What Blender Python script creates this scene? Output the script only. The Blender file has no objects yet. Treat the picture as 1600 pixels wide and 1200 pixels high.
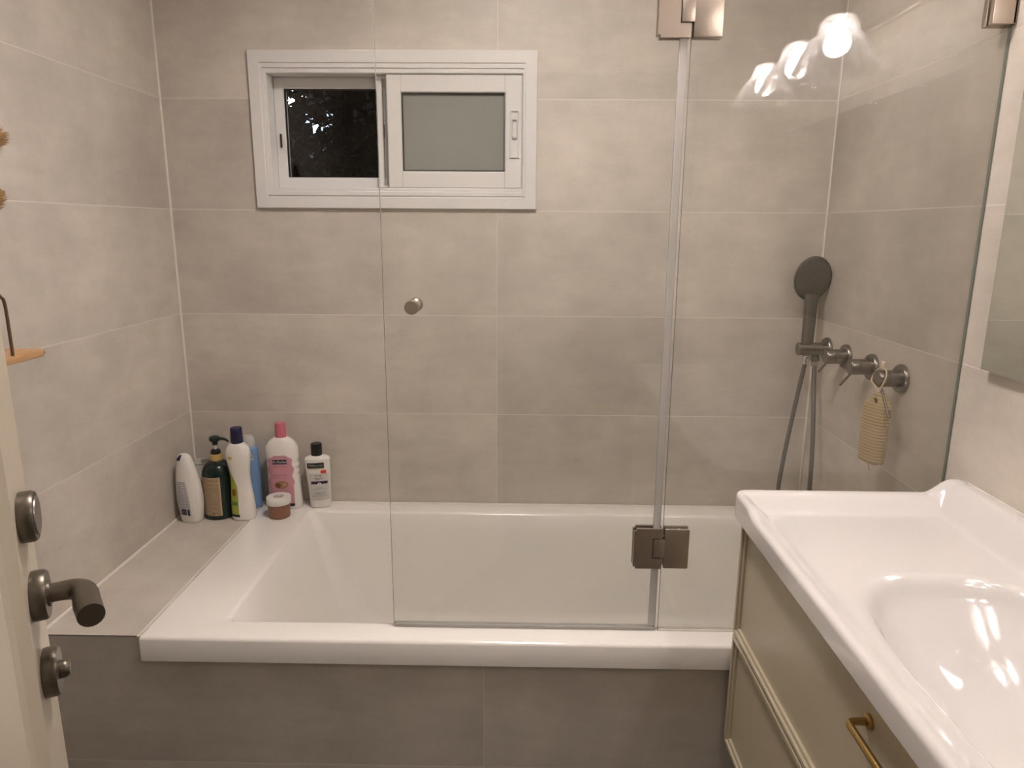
import bpy, bmesh, math, random
from mathutils import Vector, Matrix
PI = math.pi
random.seed(7)
S = bpy.context.scene
COL = S.collection

# ------------------------------------------------------------------ camera
# all heights below are measured from one tile joint; the whole place is lifted by LIFT at the very end so the floor is z = 0
LIFT = 0.85
cam = bpy.data.cameras.new('camera')
cam.sensor_width = 36.0
cam.lens = 1093.555 / 1600.0 * 36.0
cam.clip_start = 0.02
camo = bpy.data.objects.new('camera', cam)
COL.objects.link(camo)
CR = Vector((0.99984196, 0.01663675, 0.00626655))
CU = Vector((-0.00973896, 0.2176773, 0.97597221))
CF = Vector((-0.01487292, 0.97587899, -0.21780492))
M = Matrix((CR, CU, -CF)).transposed().to_4x4()
M.translation = Vector((1.0163, -2.0561, 0.5540))
camo.matrix_world = M
S.camera = camo

# ------------------------------------------------------------------ world, exposure
world = bpy.data.worlds.new('night')
S.world = world
world.use_nodes = True
bg = world.node_tree.nodes['Background']
bg.inputs[0].default_value = (0.02, 0.03, 0.06, 1)
bg.inputs[1].default_value = 0.03
S.view_settings.view_transform = 'Standard'
S.view_settings.look = 'None'
S.view_settings.gamma = 1.0
S.view_settings.exposure = 0.0
S.view_settings.use_curve_mapping = False
S.cycles.transparent_max_bounces = 16
S.cycles.max_bounces = 9
S.cycles.diffuse_bounces = 5
S.cycles.glossy_bounces = 5
S.cycles.sample_clamp_indirect = 60.0
CEIL_E, BULB_E, HALL_E = 71.0, 86.0, 24.0      # strengths of the ceiling lamp, bulbs and added hall fill, used in their builders
WARM = (1.0, 0.895, 0.845)

W = 1.876        # room width
G = -0.693       # plane of the glass screen
RIM = -0.290     # tub rim height
YF = -2.18       # wall with the doorway, behind the camera
TOP, FLR = 1.60, -0.85

# ------------------------------------------------------------------ materials
MATS = {}
def mat(name, color=(.5, .5, .5), rough=.5, metal=0.0, spec=.5, bump=0.0, bscale=60.0, coat=0.0, trans=0.0, emit=None, estr=0.0, sss=0.0):
    if name in MATS: return MATS[name]
    m = bpy.data.materials.new(name); m.use_nodes = True
    nt = m.node_tree; b = nt.nodes['Principled BSDF']
    b.inputs['Base Color'].default_value = (*color, 1)
    b.inputs['Roughness'].default_value = rough
    b.inputs['Metallic'].default_value = metal
    b.inputs['Specular IOR Level'].default_value = spec
    b.inputs['Coat Weight'].default_value = coat
    b.inputs['Coat Roughness'].default_value = .05
    b.inputs['Transmission Weight'].default_value = trans
    if sss: b.inputs['Subsurface Weight'].default_value = sss; b.inputs['Subsurface Scale'].default_value = .01
    if emit:
        b.inputs['Emission Color'].default_value = (*emit, 1); b.inputs['Emission Strength'].default_value = estr
    if bump:
        t = nt.nodes.new('ShaderNodeTexCoord'); n = nt.nodes.new('ShaderNodeTexNoise'); p = nt.nodes.new('ShaderNodeBump')
        n.inputs['Scale'].default_value = bscale; n.inputs['Detail'].default_value = 4
        p.inputs['Strength'].default_value = bump; p.inputs['Distance'].default_value = .002
        nt.links.new(t.outputs['Object'], n.inputs['Vector']); nt.links.new(n.outputs['Fac'], p.inputs['Height'])
        nt.links.new(p.outputs['Normal'], b.inputs['Normal'])
    MATS[name] = m
    return m

def concrete(name, col, rough=.42, var=.05):
    m = bpy.data.materials.new(name); m.use_nodes = True
    nt = m.node_tree; N = nt.nodes.new; L = nt.links.new
    b = nt.nodes['Principled BSDF']
    tc = N('ShaderNodeTexCoord'); oi = N('ShaderNodeObjectInfo')
    off = N('ShaderNodeVectorMath'); off.operation = 'SCALE'; off.inputs[0].default_value = (17, 29, 11)
    L(oi.outputs['Random'], off.inputs['Scale'])
    add = N('ShaderNodeVectorMath'); add.operation = 'ADD'
    L(tc.outputs['Object'], add.inputs[0]); L(off.outputs[0], add.inputs[1])
    big = N('ShaderNodeTexNoise'); big.inputs['Scale'].default_value = 3.2; big.inputs['Detail'].default_value = 7; big.inputs['Roughness'].default_value = .62
    L(add.outputs[0], big.inputs['Vector'])
    mp = N('ShaderNodeMapping'); mp.inputs['Scale'].default_value = (5, 5, 16)
    L(add.outputs[0], mp.inputs['Vector'])
    mid = N('ShaderNodeTexNoise'); mid.inputs['Scale'].default_value = 1.6; mid.inputs['Detail'].default_value = 6; mid.inputs['Roughness'].default_value = .6
    L(mp.outputs[0], mid.inputs['Vector'])
    fine = N('ShaderNodeTexNoise'); fine.inputs['Scale'].default_value = 160; fine.inputs['Detail'].default_value = 3
    L(add.outputs[0], fine.inputs['Vector'])
    def ramp(src, lo, hi, a, c):
        r = N('ShaderNodeMapRange'); r.inputs['From Min'].default_value = lo; r.inputs['From Max'].default_value = hi
        r.inputs['To Min'].default_value = a; r.inputs['To Max'].default_value = c; L(src, r.inputs['Value']); return r.outputs[0]
    v1 = ramp(big.outputs['Fac'], .3, .7, .83, 1.14)
    v2 = ramp(mid.outputs['Fac'], .3, .7, .945, 1.055)
    v3 = ramp(fine.outputs['Fac'], .3, .7, .985, 1.015)
    v4 = ramp(oi.outputs['Random'], 0, 1, 1 - var, 1 + var)
    def mul(x, y):
        n = N('ShaderNodeMath'); n.operation = 'MULTIPLY'; L(x, n.inputs[0]); L(y, n.inputs[1]); return n.outputs[0]
    k = mul(mul(v1, v2), mul(v3, v4))
    sc = N('ShaderNodeVectorMath'); sc.operation = 'SCALE'; sc.inputs[0].default_value = col
    L(k, sc.inputs['Scale']); L(sc.outputs[0], b.inputs['Base Color'])
    L(ramp(big.outputs['Fac'], .3, .7, rough - .05, rough + .07), b.inputs['Roughness'])
    b.inputs['Specular IOR Level'].default_value = .4
    bp = N('ShaderNodeBump'); bp.inputs['Strength'].default_value = .05; bp.inputs['Distance'].default_value = .001
    L(fine.outputs['Fac'], bp.inputs['Height']); L(bp.outputs['Normal'], b.inputs['Normal'])
    MATS[name] = m
    return m

def clear_glass(name, tint=(.95, .965, .95), ior=1.5, rough=0.0, haze=0.0):
    m = bpy.data.materials.new(name); m.use_nodes = True
    nt = m.node_tree; N = nt.nodes.new; L = nt.links.new
    nt.nodes.remove(nt.nodes['Principled BSDF']); out = nt.nodes['Material Output']
    geo = N('ShaderNodeNewGeometry'); mx = N('ShaderNodeMix'); mx.data_type = 'FLOAT'
    L(geo.outputs['Backfacing'], mx.inputs['Factor']); mx.inputs['A'].default_value = ior; mx.inputs['B'].default_value = 1 / ior
    fr = N('ShaderNodeFresnel'); L(mx.outputs['Result'], fr.inputs['IOR'])
    tr = N('ShaderNodeBsdfTransparent'); tr.inputs['Color'].default_value = (*tint, 1)
    gl = N('ShaderNodeBsdfGlossy'); gl.inputs['Roughness'].default_value = rough
    ms = N('ShaderNodeMixShader'); L(fr.outputs[0], ms.inputs[0]); L(tr.outputs[0], ms.inputs[1]); L(gl.outputs[0], ms.inputs[2])
    if haze:
        tl = N('ShaderNodeBsdfTranslucent'); tl.inputs['Color'].default_value = (.9, .9, .9, 1)
        m2 = N('ShaderNodeMixShader'); lw = N('ShaderNodeLayerWeight'); lw.inputs['Blend'].default_value = .45
        mr = N('ShaderNodeMapRange'); mr.inputs['To Min'].default_value = haze * 1.4; mr.inputs['To Max'].default_value = min(1, haze * 7)
        L(lw.outputs['Facing'], mr.inputs['Value']); L(mr.outputs[0], m2.inputs[0])
        L(ms.outputs[0], m2.inputs[1]); L(tl.outputs[0], m2.inputs[2]); ms = m2
    L(ms.outputs[0], out.inputs['Surface'])
    MATS[name] = m
    return m

def brushed(name, col, rough=.32, axis=2):
    m = mat(name, col, rough, 1.0)
    nt = m.node_tree; N = nt.nodes.new; L = nt.links.new; b = nt.nodes['Principled BSDF']
    t = N('ShaderNodeTexCoord'); mp = N('ShaderNodeMapping'); sc = [40, 40, 40]; sc[axis] = 900
    mp.inputs['Scale'].default_value = sc
    n = N('ShaderNodeTexNoise'); n.inputs['Scale'].default_value = 1; n.inputs['Detail'].default_value = 3
    r = N('ShaderNodeMapRange'); r.inputs['To Min'].default_value = rough - .1; r.inputs['To Max'].default_value = rough + .12
    L(t.outputs['Object'], mp.inputs[0]); L(mp.outputs[0], n.inputs['Vector']); L(n.outputs['Fac'], r.inputs['Value']); L(r.outputs[0], b.inputs['Roughness'])
    return m

def wood(name, c1, c2, scale=9):
    m = mat(name, c1, .5)
    nt = m.node_tree; N = nt.nodes.new; L = nt.links.new; b = nt.nodes['Principled BSDF']
    t = N('ShaderNodeTexCoord'); mp = N('ShaderNodeMapping'); mp.inputs['Scale'].default_value = (scale * 6, scale * .5, scale * 6)
    n = N('ShaderNodeTexNoise'); n.inputs['Scale'].default_value = 2; n.inputs['Detail'].default_value = 5; n.inputs['Distortion'].default_value = .4
    cr = N('ShaderNodeValToRGB'); cr.color_ramp.elements[0].color = (*c1, 1); cr.color_ramp.elements[1].color = (*c2, 1)
    cr.color_ramp.elements[0].position = .3; cr.color_ramp.elements[1].position = .7
    L(t.outputs['Object'], mp.inputs[0]); L(mp.outputs[0], n.inputs['Vector']); L(n.outputs['Fac'], cr.inputs[0]); L(cr.outputs[0], b.inputs['Base Color'])
    return m

def print_mat(name, paper, ink, rows=14, cols=9, thick=.55, amount=.45):
    """rows of tiny unreadable print, in the label's own UV"""
    m = mat(name, paper, .45)
    nt = m.node_tree; N = nt.nodes.new; L = nt.links.new; b = nt.nodes['Principled BSDF']
    uv = N('ShaderNodeUVMap'); sp = N('ShaderNodeSeparateXYZ'); L(uv.outputs[0], sp.inputs[0])
    def m2(op, x, y=None):
        n = N('ShaderNodeMath'); n.operation = op
        if isinstance(x, (int, float)): n.inputs[0].default_value = x
        else: L(x, n.inputs[0])
        if y is not None:
            if isinstance(y, (int, float)): n.inputs[1].default_value = y
            else: L(y, n.inputs[1])
        return n.outputs[0]
    vr = m2('MULTIPLY', sp.outputs[1], rows)
    line = m2('LESS_THAN', m2('FRACT', vr), thick)
    cb = N('ShaderNodeCombineXYZ'); L(m2('MULTIPLY', sp.outputs[0], cols), cb.inputs[0]); L(m2('MULTIPLY', m2('FLOOR', vr), 7.3), cb.inputs[1])
    n = N('ShaderNodeTexNoise'); n.inputs['Scale'].default_value = 1.6; n.inputs['Detail'].default_value = 2; L(cb.outputs[0], n.inputs['Vector'])
    word = m2('GREATER_THAN', n.outputs['Fac'], 1 - amount - .07)
    margin = m2('MULTIPLY', m2('GREATER_THAN', sp.outputs[0], .07), m2('LESS_THAN', sp.outputs[0], .93))
    f = m2('MULTIPLY', m2('MULTIPLY', line, word), margin)
    mx = N('ShaderNodeMix'); mx.data_type = 'RGBA'; L(f, mx.inputs['Factor']); mx.inputs['A'].default_value = (*paper, 1); mx.inputs['B'].default_value = (*ink, 1)
    L(mx.outputs['Result'], b.inputs['Base Color'])
    return m

TILE = concrete('wall_tile', (.585, .537, .475))
TILE_FLOOR = concrete('floor_tile', (.13, .12, .11))
GROUT = mat('grout', (.74, .69, .61), .8, bump=.1, bscale=300)
SEALANT = mat('white_sealant', (.78, .74, .67), .5)
HALLP = mat('grey_hall_plaster', (.30, .29, .27), .85, bump=.08, bscale=90)
PLASTER = mat('white_plaster', (.78, .76, .72), .85, bump=.08, bscale=90)
CERAMIC = mat('white_ceramic', (.665, .64, .625), .09, coat=.4)
ACRYLIC = mat('white_acrylic', (.87, .845, .80), .16, coat=.3)
PVC = mat('white_window_plastic', (.72, .71, .69), .28)
GASKET = mat('black_rubber', (.01, .01, .01), .6)
FROST = mat('frosted_pane', (.26, .27, .25), .18, spec=.5)
GLASS = clear_glass('clear_glass', (.988, .993, .986))
WGLASS = clear_glass('window_glass', (.97, .98, .98))
SHADE = clear_glass('shade_glass', (.96, .96, .96), 2.1, .03, .07)
EDGE = mat('glass_edge', (.20, .235, .20), .15)
SEALP = mat('clear_plastic_seal', (.62, .60, .57), .25)
SEALP.node_tree.nodes['Principled BSDF'].inputs['Alpha'].default_value = .6
NICKEL = brushed('brushed_nickel', (.50, .435, .37), .42, 0)
GUN = brushed('gunmetal_steel', (.27, .245, .215), .30, 2)
GUNDARK = mat('gunmetal_plastic', (.15, .136, .112), .38, .3)
BRONZE = mat('antique_bronze', (.15, .13, .10), .34, .7)
BRASS = brushed('brushed_brass', (.48, .33, .12), .3, 1)
CHROME = mat('chrome', (.7, .7, .7), .08, 1.0)
PAINT = mat('cream_cabinet_paint', (.49, .435, .315), .36)
DARK = mat('black_plinth', (.015, .015, .018), .6)
DOORP = mat('door_paint', (.56, .50, .40), .32)
MIRROR = mat('mirror_silver', (.80, .83, .79), .0, 1.0)
MIRBACK = mat('mirror_edge', (.35, .37, .34), .3)
OAK = wood('oak_wood', (.47, .27, .12), (.62, .39, .2))
DOWEL = mat('dark_dowel', (.09, .04, .02), .5)

# ------------------------------------------------------------------ object helpers
def link(name, me, material, parent=None, smooth=False):
    o = bpy.data.objects.new(name, me); COL.objects.link(o)
    for mm in (material if isinstance(material, (list, tuple)) else [material]): me.materials.append(mm)
    if smooth:
        for p in me.polygons: p.use_smooth = True
    if parent: o.parent = parent
    return o
def tag(o, label=None, cat=None, group=None, kind=None):
    if label: o['label'] = label
    if cat: o['category'] = cat
    if group: o['group'] = group
    if kind: o['kind'] = kind
    return o
def thing(name, label, cat, loc=(0, 0, 0), rz=0, group=None, kind=None):
    e = bpy.data.objects.new(name, None); COL.objects.link(e); e.empty_display_size = .05
    e.location = loc; e.rotation_euler = (0, 0, rz)
    return tag(e, label, cat, group, kind)

class MB:
    """collects shapes into one mesh"""
    def __init__(s): s.bm = bmesh.new()
    def box(s, a, b, bev=0.0, seg=2):
        r = bmesh.ops.create_cube(s.bm, size=1)
        c = [(a[i] + b[i]) / 2 for i in range(3)]; d = [abs(b[i] - a[i]) for i in range(3)]
        for v in r['verts']: v.co = Vector((v.co.x * d[0] + c[0], v.co.y * d[1] + c[1], v.co.z * d[2] + c[2]))
        if bev: bmesh.ops.bevel(s.bm, geom=list({e for v in r['verts'] for e in v.link_edges}), offset=bev, segments=seg, affect='EDGES', profile=.5)
        return s
    def loft(s, rings, cap0=True, cap1=True, closed=True):
        R = [[s.bm.verts.new(p) for p in r] for r in rings]
        n = len(R[0])
        for a, b in zip(R, R[1:]):
            for i in range(n if closed else n - 1):
                j = (i + 1) % n
                try: s.bm.faces.new((a[i], a[j], b[j], b[i]))
                except ValueError: pass
        if cap0: s.bm.faces.new(list(reversed(R[0])))
        if cap1: s.bm.faces.new(R[-1])
        return s
    def lathe(s, prof, axis='Z', origin=(0, 0, 0), n=32, cap0=True, cap1=True, ribs=0, amp=lambda t: 0):
        rings = []
        for k, (r, h) in enumerate(prof):
            ring = []
            for i in range(n):
                a = 2 * PI * i / n
                rr = max(r * (1 + (amp(k / (len(prof) - 1)) * math.cos(ribs * a) if ribs else 0)), 1e-5)
                c, d = rr * math.cos(a), rr * math.sin(a)
                p = {'Z': (c, d, h), 'X': (h, c, d), 'Y': (c, h, d)}[axis]
                ring.append((p[0] + origin[0], p[1] + origin[1], p[2] + origin[2]))
            rings.append(ring)
        return s.loft(rings, cap0, cap1)
    def tube(s, pts, rad, n=12, caps=True):
        pts = [Vector(p) for p in pts]; rings = []
        t0 = (pts[1] - pts[0]).normalized()
        up = Vector((0, 0, 1)) if abs(t0.z) < .9 else Vector((1, 0, 0))
        nn = (up - t0 * up.dot(t0)).normalized()
        for i, p in enumerate(pts):
            t = (pts[min(i + 1, len(pts) - 1)] - pts[max(i - 1, 0)]).normalized()
            nn = (nn - t * nn.dot(t)).normalized(); bb = t.cross(nn)
            r = rad[i] if isinstance(rad, (list, tuple)) else rad
            rings.append([p + nn * (r * math.cos(2 * PI * k / n)) + bb * (r * math.sin(2 * PI * k / n)) for k in range(n)])
        return s.loft(rings, caps, caps)
    def build(s, name, material, parent=None, smooth=False, angle=None):
        bmesh.ops.recalc_face_normals(s.bm, faces=s.bm.faces[:])
        me = bpy.data.meshes.new(name); s.bm.to_mesh(me); s.bm.free()
        o = link(name, me, material, parent, smooth)
        if smooth:
            lim = math.radians(angle or 40)
            bm = bmesh.new(); bm.from_mesh(me)
            for e in bm.edges:
                if len(e.link_faces) == 2 and e.calc_face_angle(0) > lim: e.smooth = False
            bm.to_mesh(me); bm.free()
        return o
def arc(p0, p1, p2, n=8):
    """points of a quadratic bend"""
    a, b, c = Vector(p0), Vector(p1), Vector(p2)
    return [a * (1 - t) ** 2 + b * 2 * t * (1 - t) + c * t * t for t in [i / n for i in range(n + 1)]]
def crom(keys, n=8):
    """Catmull-Rom through tuples of floats"""
    out = []
    for i in range(len(keys) - 1):
        p0, p1, p2, p3 = keys[max(i - 1, 0)], keys[i], keys[i + 1], keys[min(i + 2, len(keys) - 1)]
        for k in range(n):
            t = k / n
            out.append(tuple(.5 * (2 * b + (c - a) * t + (2 * a - 5 * b + 4 * c - d) * t * t + (3 * b - a - 3 * c + d) * t ** 3) for a, b, c, d in zip(p0, p1, p2, p3)))
    out.append(tuple(keys[-1])); return out

def plate(name, plane, at, u, v, thick, material, parent, holes=(), bev=0.0):
    """flat slab with rectangular holes. plane: 'Y-' = X,Z slab facing -Y at y=at; 'X+','X-' = Y,Z slab; 'Z+' = X,Y slab"""
    us = sorted({u[0], u[1], *[min(max(h[k], u[0]), u[1]) for h in holes for k in (0, 1)]})
    vs = sorted({v[0], v[1], *[min(max(h[k], v[0]), v[1]) for h in holes for k in (2, 3)]})
    def P(a, b, d):
        return {'Y-': (a, at + d, b), 'Y+': (a, at - d, b), 'X+': (at - d, a, b), 'X-': (at + d, a, b), 'Z+': (a, b, at - d), 'Z-': (a, b, at + d)}[plane]
    keep = lambda i, j: not any(h[0] - 1e-6 <= us[i] and us[i + 1] <= h[1] + 1e-6 and h[2] - 1e-6 <= vs[j] and vs[j + 1] <= h[3] + 1e-6 for h in holes)
    bm = bmesh.new(); V = {}
    def vert(i, j, d):
        if (i, j, d) not in V: V[i, j, d] = bm.verts.new(P(us[i], vs[j], thick if d else 0))
        return V[i, j, d]
    nu, nv = len(us) - 1, len(vs) - 1
    ok = lambda i, j: 0 <= i < nu and 0 <= j < nv and keep(i, j)
    for i in range(nu):
        for j in range(nv):
            if not keep(i, j): continue
            c = [(i, j), (i + 1, j), (i + 1, j + 1), (i, j + 1)]
            bm.faces.new([vert(*q, 0) for q in c]); bm.faces.new([vert(*q, 1) for q in reversed(c)])
            for (di, dj), (a, b) in (((0, -1), (0, 1)), ((1, 0), (1, 2)), ((0, 1), (2, 3)), ((-1, 0), (3, 0))):
                if not ok(i + di, j + dj): bm.faces.new([vert(*c[b], 0), vert(*c[a], 0), vert(*c[a], 1), vert(*c[b], 1)])
    bmesh.ops.recalc_face_normals(bm, faces=bm.faces[:])
    me = bpy.data.meshes.new(name); bm.to_mesh(me); bm.free()
    return link(name, me, material, parent)

JT = .0022     # joint width
def tiles(parent, plane, at, ucuts, vcuts, material=TILE, holes=()):
    for i in range(len(ucuts) - 1):
        for j in range(len(vcuts) - 1):
            u = (ucuts[i] + JT * .3, ucuts[i + 1] - JT * .3); v = (vcuts[j] + JT / 2, vcuts[j + 1] - JT / 2)
            if any(h[0] <= u[0] and u[1] <= h[1] and h[2] <= v[0] and v[1] <= h[3] for h in holes): continue
            hs = [h for h in holes if h[0] < u[1] and h[1] > u[0] and h[2] < v[1] and h[3] > v[0]]
            plate('tile', plane, at, u, v, .0022, material, parent, hs)
DEP = .0004     # how far the grout lies behind the tile face

# ------------------------------------------------------------------ the room
ROWS = [FLR, -.6, -.3, 0, .3, .6, .9, 1.2, 1.5, TOP]
WHOLE = (.268, 1.036, .618, 1.010)                       # window opening in the back wall
def wall(name, plane, at, u, v, label, holes=(), material=GROUT, thick=.16):
    o = plate(name, plane, at, u, v, thick, material, None, holes)
    return tag(o, label, 'wall', kind='structure')
wb = wall('wall_back', 'Y-', DEP, (-.16, W + .16), (FLR, TOP), 'tiled back wall behind the bathtub, with the small window', [WHOLE])
tiles(wb, 'Y-', 0, [.001, .94, W - .001], ROWS, holes=[WHOLE])
wl = wall('wall_left', 'X+', -DEP, (YF, 0), (FLR, TOP), 'tiled left wall beside the ledge with the bottles')
tiles(wl, 'X+', 0, [YF, -1.88, -.94, -.003], ROWS)
wr = wall('wall_right', 'X-', W + DEP, (YF, 0), (FLR, TOP), 'tiled right wall carrying the shower valves and the mirror')
tiles(wr, 'X-', W, [YF, -1.88, -.94, -.002], ROWS)
DOORWAY = (.93, 1.70, FLR, 1.15)
wf = wall('wall_front', 'Y+', YF - DEP, (-.16, W + .16), (FLR, TOP), 'tiled wall with the doorway, opposite the bathtub', [DOORWAY], thick=.11)
tiles(wf, 'Y+', YF, [.0, .93, W], ROWS, holes=[DOORWAY])
fl = tag(plate('floor', 'Z+', FLR - DEP, (0, W), (YF, 0), .1, GROUT, None), 'grey tiled bathroom floor', 'floor', kind='structure')
tiles(fl, 'Z+', FLR, [0, .6, 1.2, W], [YF, -1.8, -1.2, -.744], TILE_FLOOR)
tag(plate('ceiling', 'Z-', TOP, (-.16, W + .16), (-3.6, .1), .1, PLASTER, None), 'white plastered ceiling', 'ceiling', kind='structure')
# sealant beads in the two corners and along the ledge
def bead(parent, a, b, r=.003, name='sealant_bead'):
    MB().tube([a, b], r, 8).build(name, SEALANT, parent, True)
bead(wl, (.0012, -.0012, RIM), (.0012, -.0012, TOP), .0036)
bead(wr, (W - .0012, -.0012, RIM), (W - .0012, -.0012, TOP), .0028)
# hall beyond the doorway
tag(plate('wall_hall', 'Y+', -3.5, (-.6, 2.8), (FLR, TOP), .1, HALLP, None), 'grey plastered hall wall beyond the doorway', 'wall', kind='structure')
tag(plate('wall_hall_left', 'X+', -.5, (-3.5, YF - .12), (FLR, TOP), .1, HALLP, None), 'grey hall side wall on the hinge side', 'wall', kind='structure')
tag(plate('wall_hall_right', 'X-', 2.7, (-3.5, YF - .12), (FLR, TOP), .1, HALLP, None), 'grey hall side wall on the latch side', 'wall', kind='structure')
tag(plate('floor_hall', 'Z+', FLR, (-.5, 2.7), (-3.5, YF), .1, TILE_FLOOR, None), 'grey hall floor beyond the doorway', 'floor', kind='structure')
# door casing
def casing(x0, x1, z0, z1): return MB().box((x0, YF - .02, z0), (x1, YF + .014, z1), .004)
t1 = casing(DOORWAY[0] - .07, DOORWAY[0], FLR, DOORWAY[3]).build('trim_1', DOORP); tag(t1, 'cream door casing on the hinge side of the doorway', 'trim', kind='structure')
t2 = casing(DOORWAY[1], DOORWAY[1] + .07, FLR, DOORWAY[3]).build('trim_2', DOORP); tag(t2, 'cream door casing on the latch side of the doorway', 'trim', kind='structure')
t3 = casing(DOORWAY[0] - .07, DOORWAY[1] + .07, DOORWAY[3], DOORWAY[3] + .07).build('trim_3', DOORP); tag(t3, 'cream door casing across the top of the doorway', 'trim', kind='structure')

# ------------------------------------------------------------------ tub surround: low wall and ledge
LX = .213      # where the ledge meets the tub
sur = tag(MB().box((.0005, -.7425 + DEP, FLR + .0005), (LX, -.004, RIM - .002 - DEP)).build('wall_ledge', GROUT), 'low tiled ledge at the left end of the bathtub, under the bottles', 'wall', kind='structure')
apr = tag(plate('wall_bath', 'Y-', -.7425 + DEP, (LX + .0005, W - .0015), (FLR + .0005, RIM - .0575), .03, GROUT, None), 'low tiled wall under the front rim of the bathtub', 'wall', kind='structure')
tiles(apr, 'Y-', -.7425, [.001, .94, W - .002], [FLR + .001, -.6, RIM - .001], holes=[(LX - .0005, W, RIM - .0565, RIM + .01)])
plate('ledge_tile', 'Z+', RIM - .002, (.002, LX - .001), (-.7425, -.002), .0022, TILE, sur)
bead(sur, (.002, -.742, RIM - .001), (.002, -.004, RIM - .001), .0042)
bead(sur, (.002, -.0045, RIM - .001), (LX, -.0045, RIM - .001), .003)

# ------------------------------------------------------------------ bathtub
def rrect(x0, x1, y0, y1, r, z, n=6):
    pts = []
    for cx, cy, a0 in ((x1 - r, y1 - r, 0), (x0 + r, y1 - r, PI / 2), (x0 + r, y0 + r, PI), (x1 - r, y0 + r, 3 * PI / 2)):
        for i in range(n + 1):
            a = a0 + PI / 2 * i / n
            pts.append((cx + r * math.cos(a), cy + r * math.sin(a), z))
    return pts
tub = thing('bathtub', 'long white acrylic bathtub set between the ledge and the right wall', 'bathtub', (1.04, -.37, FLR))
ox0, ox1, oy0, oy1 = LX, W - .002, -.752, -.003
rings = [rrect(ox0 + .03, ox1 - .03, oy0 + .03, oy1 - .03, .004, RIM - .054), rrect(ox0, ox1, oy0, oy1, .006, RIM - .055), rrect(ox0, ox1, oy0, oy1, .006, RIM - .007), rrect(ox0 + .0015, ox1 - .001, oy0 + .002, oy1, .006, RIM - .003),
         rrect(ox0 + .004, ox1 - .002, oy0 + .006, oy1 - .001, .006, RIM - .0005), rrect(ox0 + .008, ox1 - .004, oy0 + .012, oy1 - .003, .006, RIM),
         rrect(.366, 1.812, -.688, -.066, .018, RIM + .0005), rrect(.373, 1.806, -.682, -.073, .02, RIM - .001), rrect(.378, 1.802, -.679, -.077, .022, RIM - .006),
         rrect(.398, 1.79, -.671, -.084, .035, RIM - .06), rrect(.435, 1.775, -.662, -.092, .055, RIM - .16), rrect(.49, 1.75, -.648, -.106, .08, RIM - .30),
         rrect(.535, 1.725, -.632, -.122, .095, RIM - .375), rrect(.60, 1.68, -.60, -.155, .10, RIM - .41), rrect(.72, 1.56, -.54, -.22, .09, RIM - .42)]
sh = lambda r: [(p[0] - 1.04, p[1] + .37, p[2] - FLR) for p in r]
MB().loft([sh(r) for r in rings], False, True).build('tub_shell', ACRYLIC, tub, True, 50)
b = MB().tube([(LX - .002 - 1.04, -.748 + .37, RIM - .001 - FLR), (LX - .002 - 1.04, -.006 + .37, RIM - .001 - FLR)], .0016, 8).build('sealant_bead', SEALANT, tub, True)
b = MB().tube([(LX - 1.04, -.0045 + .37, RIM + .001 - FLR), (W - .004 - 1.04, -.0045 + .37, RIM + .001 - FLR)], .0032, 8).build('sealant_bead', SEALANT, tub, True)
MB().lathe([(.0, -.002), (.026, -.002), (.03, .0), (.028, .003), (.018, .004), (.0, .004)], origin=(1.52 - 1.04, -.38 + .37, RIM - .42 - FLR + .001), n=24).build('drain', CHROME, tub, True)

# ------------------------------------------------------------------ window
win = thing('window_1', 'small white sliding window with one frosted sash in the back wall', 'window', (.652, 0, .6), kind='structure')
WX, WZ = .652, .6
def frame_ring(x0, x1, z0, z1, w, y0, y1, bev=.002, ww=None):
    """mitred rectangular frame: outer rect, width w (or l,r,b,t), from y0 (front) to y1 (back)"""
    l, r, b_, t = ww or (w, w, w, w)
    def R(x0, x1, z0, z1, y): return [(x0 - WX, y, z0 - WZ), (x1 - WX, y, z0 - WZ), (x1 - WX, y, z1 - WZ), (x0 - WX, y, z1 - WZ)]
    k = bev
    return MB().loft([R(x0, x1, z0, z1, y1), R(x0, x1, z0, z1, y0 + k), R(x0 + k, x1 - k, z0 + k, z1 - k, y0), R(x0 + l - k, x1 - r + k, z0 + b_ - k, z1 - t + k, y0), R(x0 + l, x1 - r, z0 + b_, z1 - t, y0 + k), R(x0 + l, x1 - r, z0 + b_, z1 - t, y1), R(x0, x1, z0, z1, y1)], False, False)
frame_ring(.2545, 1.050, .6045, 1.0235, .033, -.011, -.0002).build('casing', PVC, win)
# fine mitre joints are cut into the casing corners
frame_ring(.281, 1.023, .632, .996, .0, -.006, .11, .002, (.022, .014, .030, .031)).build('outer_frame', PVC, win)
frame_ring(.286, 1.018, .640, .990, .0, -.009, -.005, .001, (.008, .006, .012, .012)).build('frame_bead', PVC, win)
# left opening: fixed rear sash, set back
s1 = frame_ring(.303, .640, .662, .965, .0, .045, .075, .003, (.029, .026, .031, .031)).build('rear_sash', PVC, win)
frame_ring(.330, .616, .691, .936, .004, .049, .060, .001).build('gasket', GASKET, s1)
MB().box((.332 - WX, .058, .693 - WZ), (.614 - WX, .062, .934 - WZ)).build('pane', WGLASS, s1)
MB().box((.316 - WX, .040, .775 - WZ), (.3205 - WX, .0452, .812 - WZ), .001).build('latch_slot', GASKET, s1)
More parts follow.
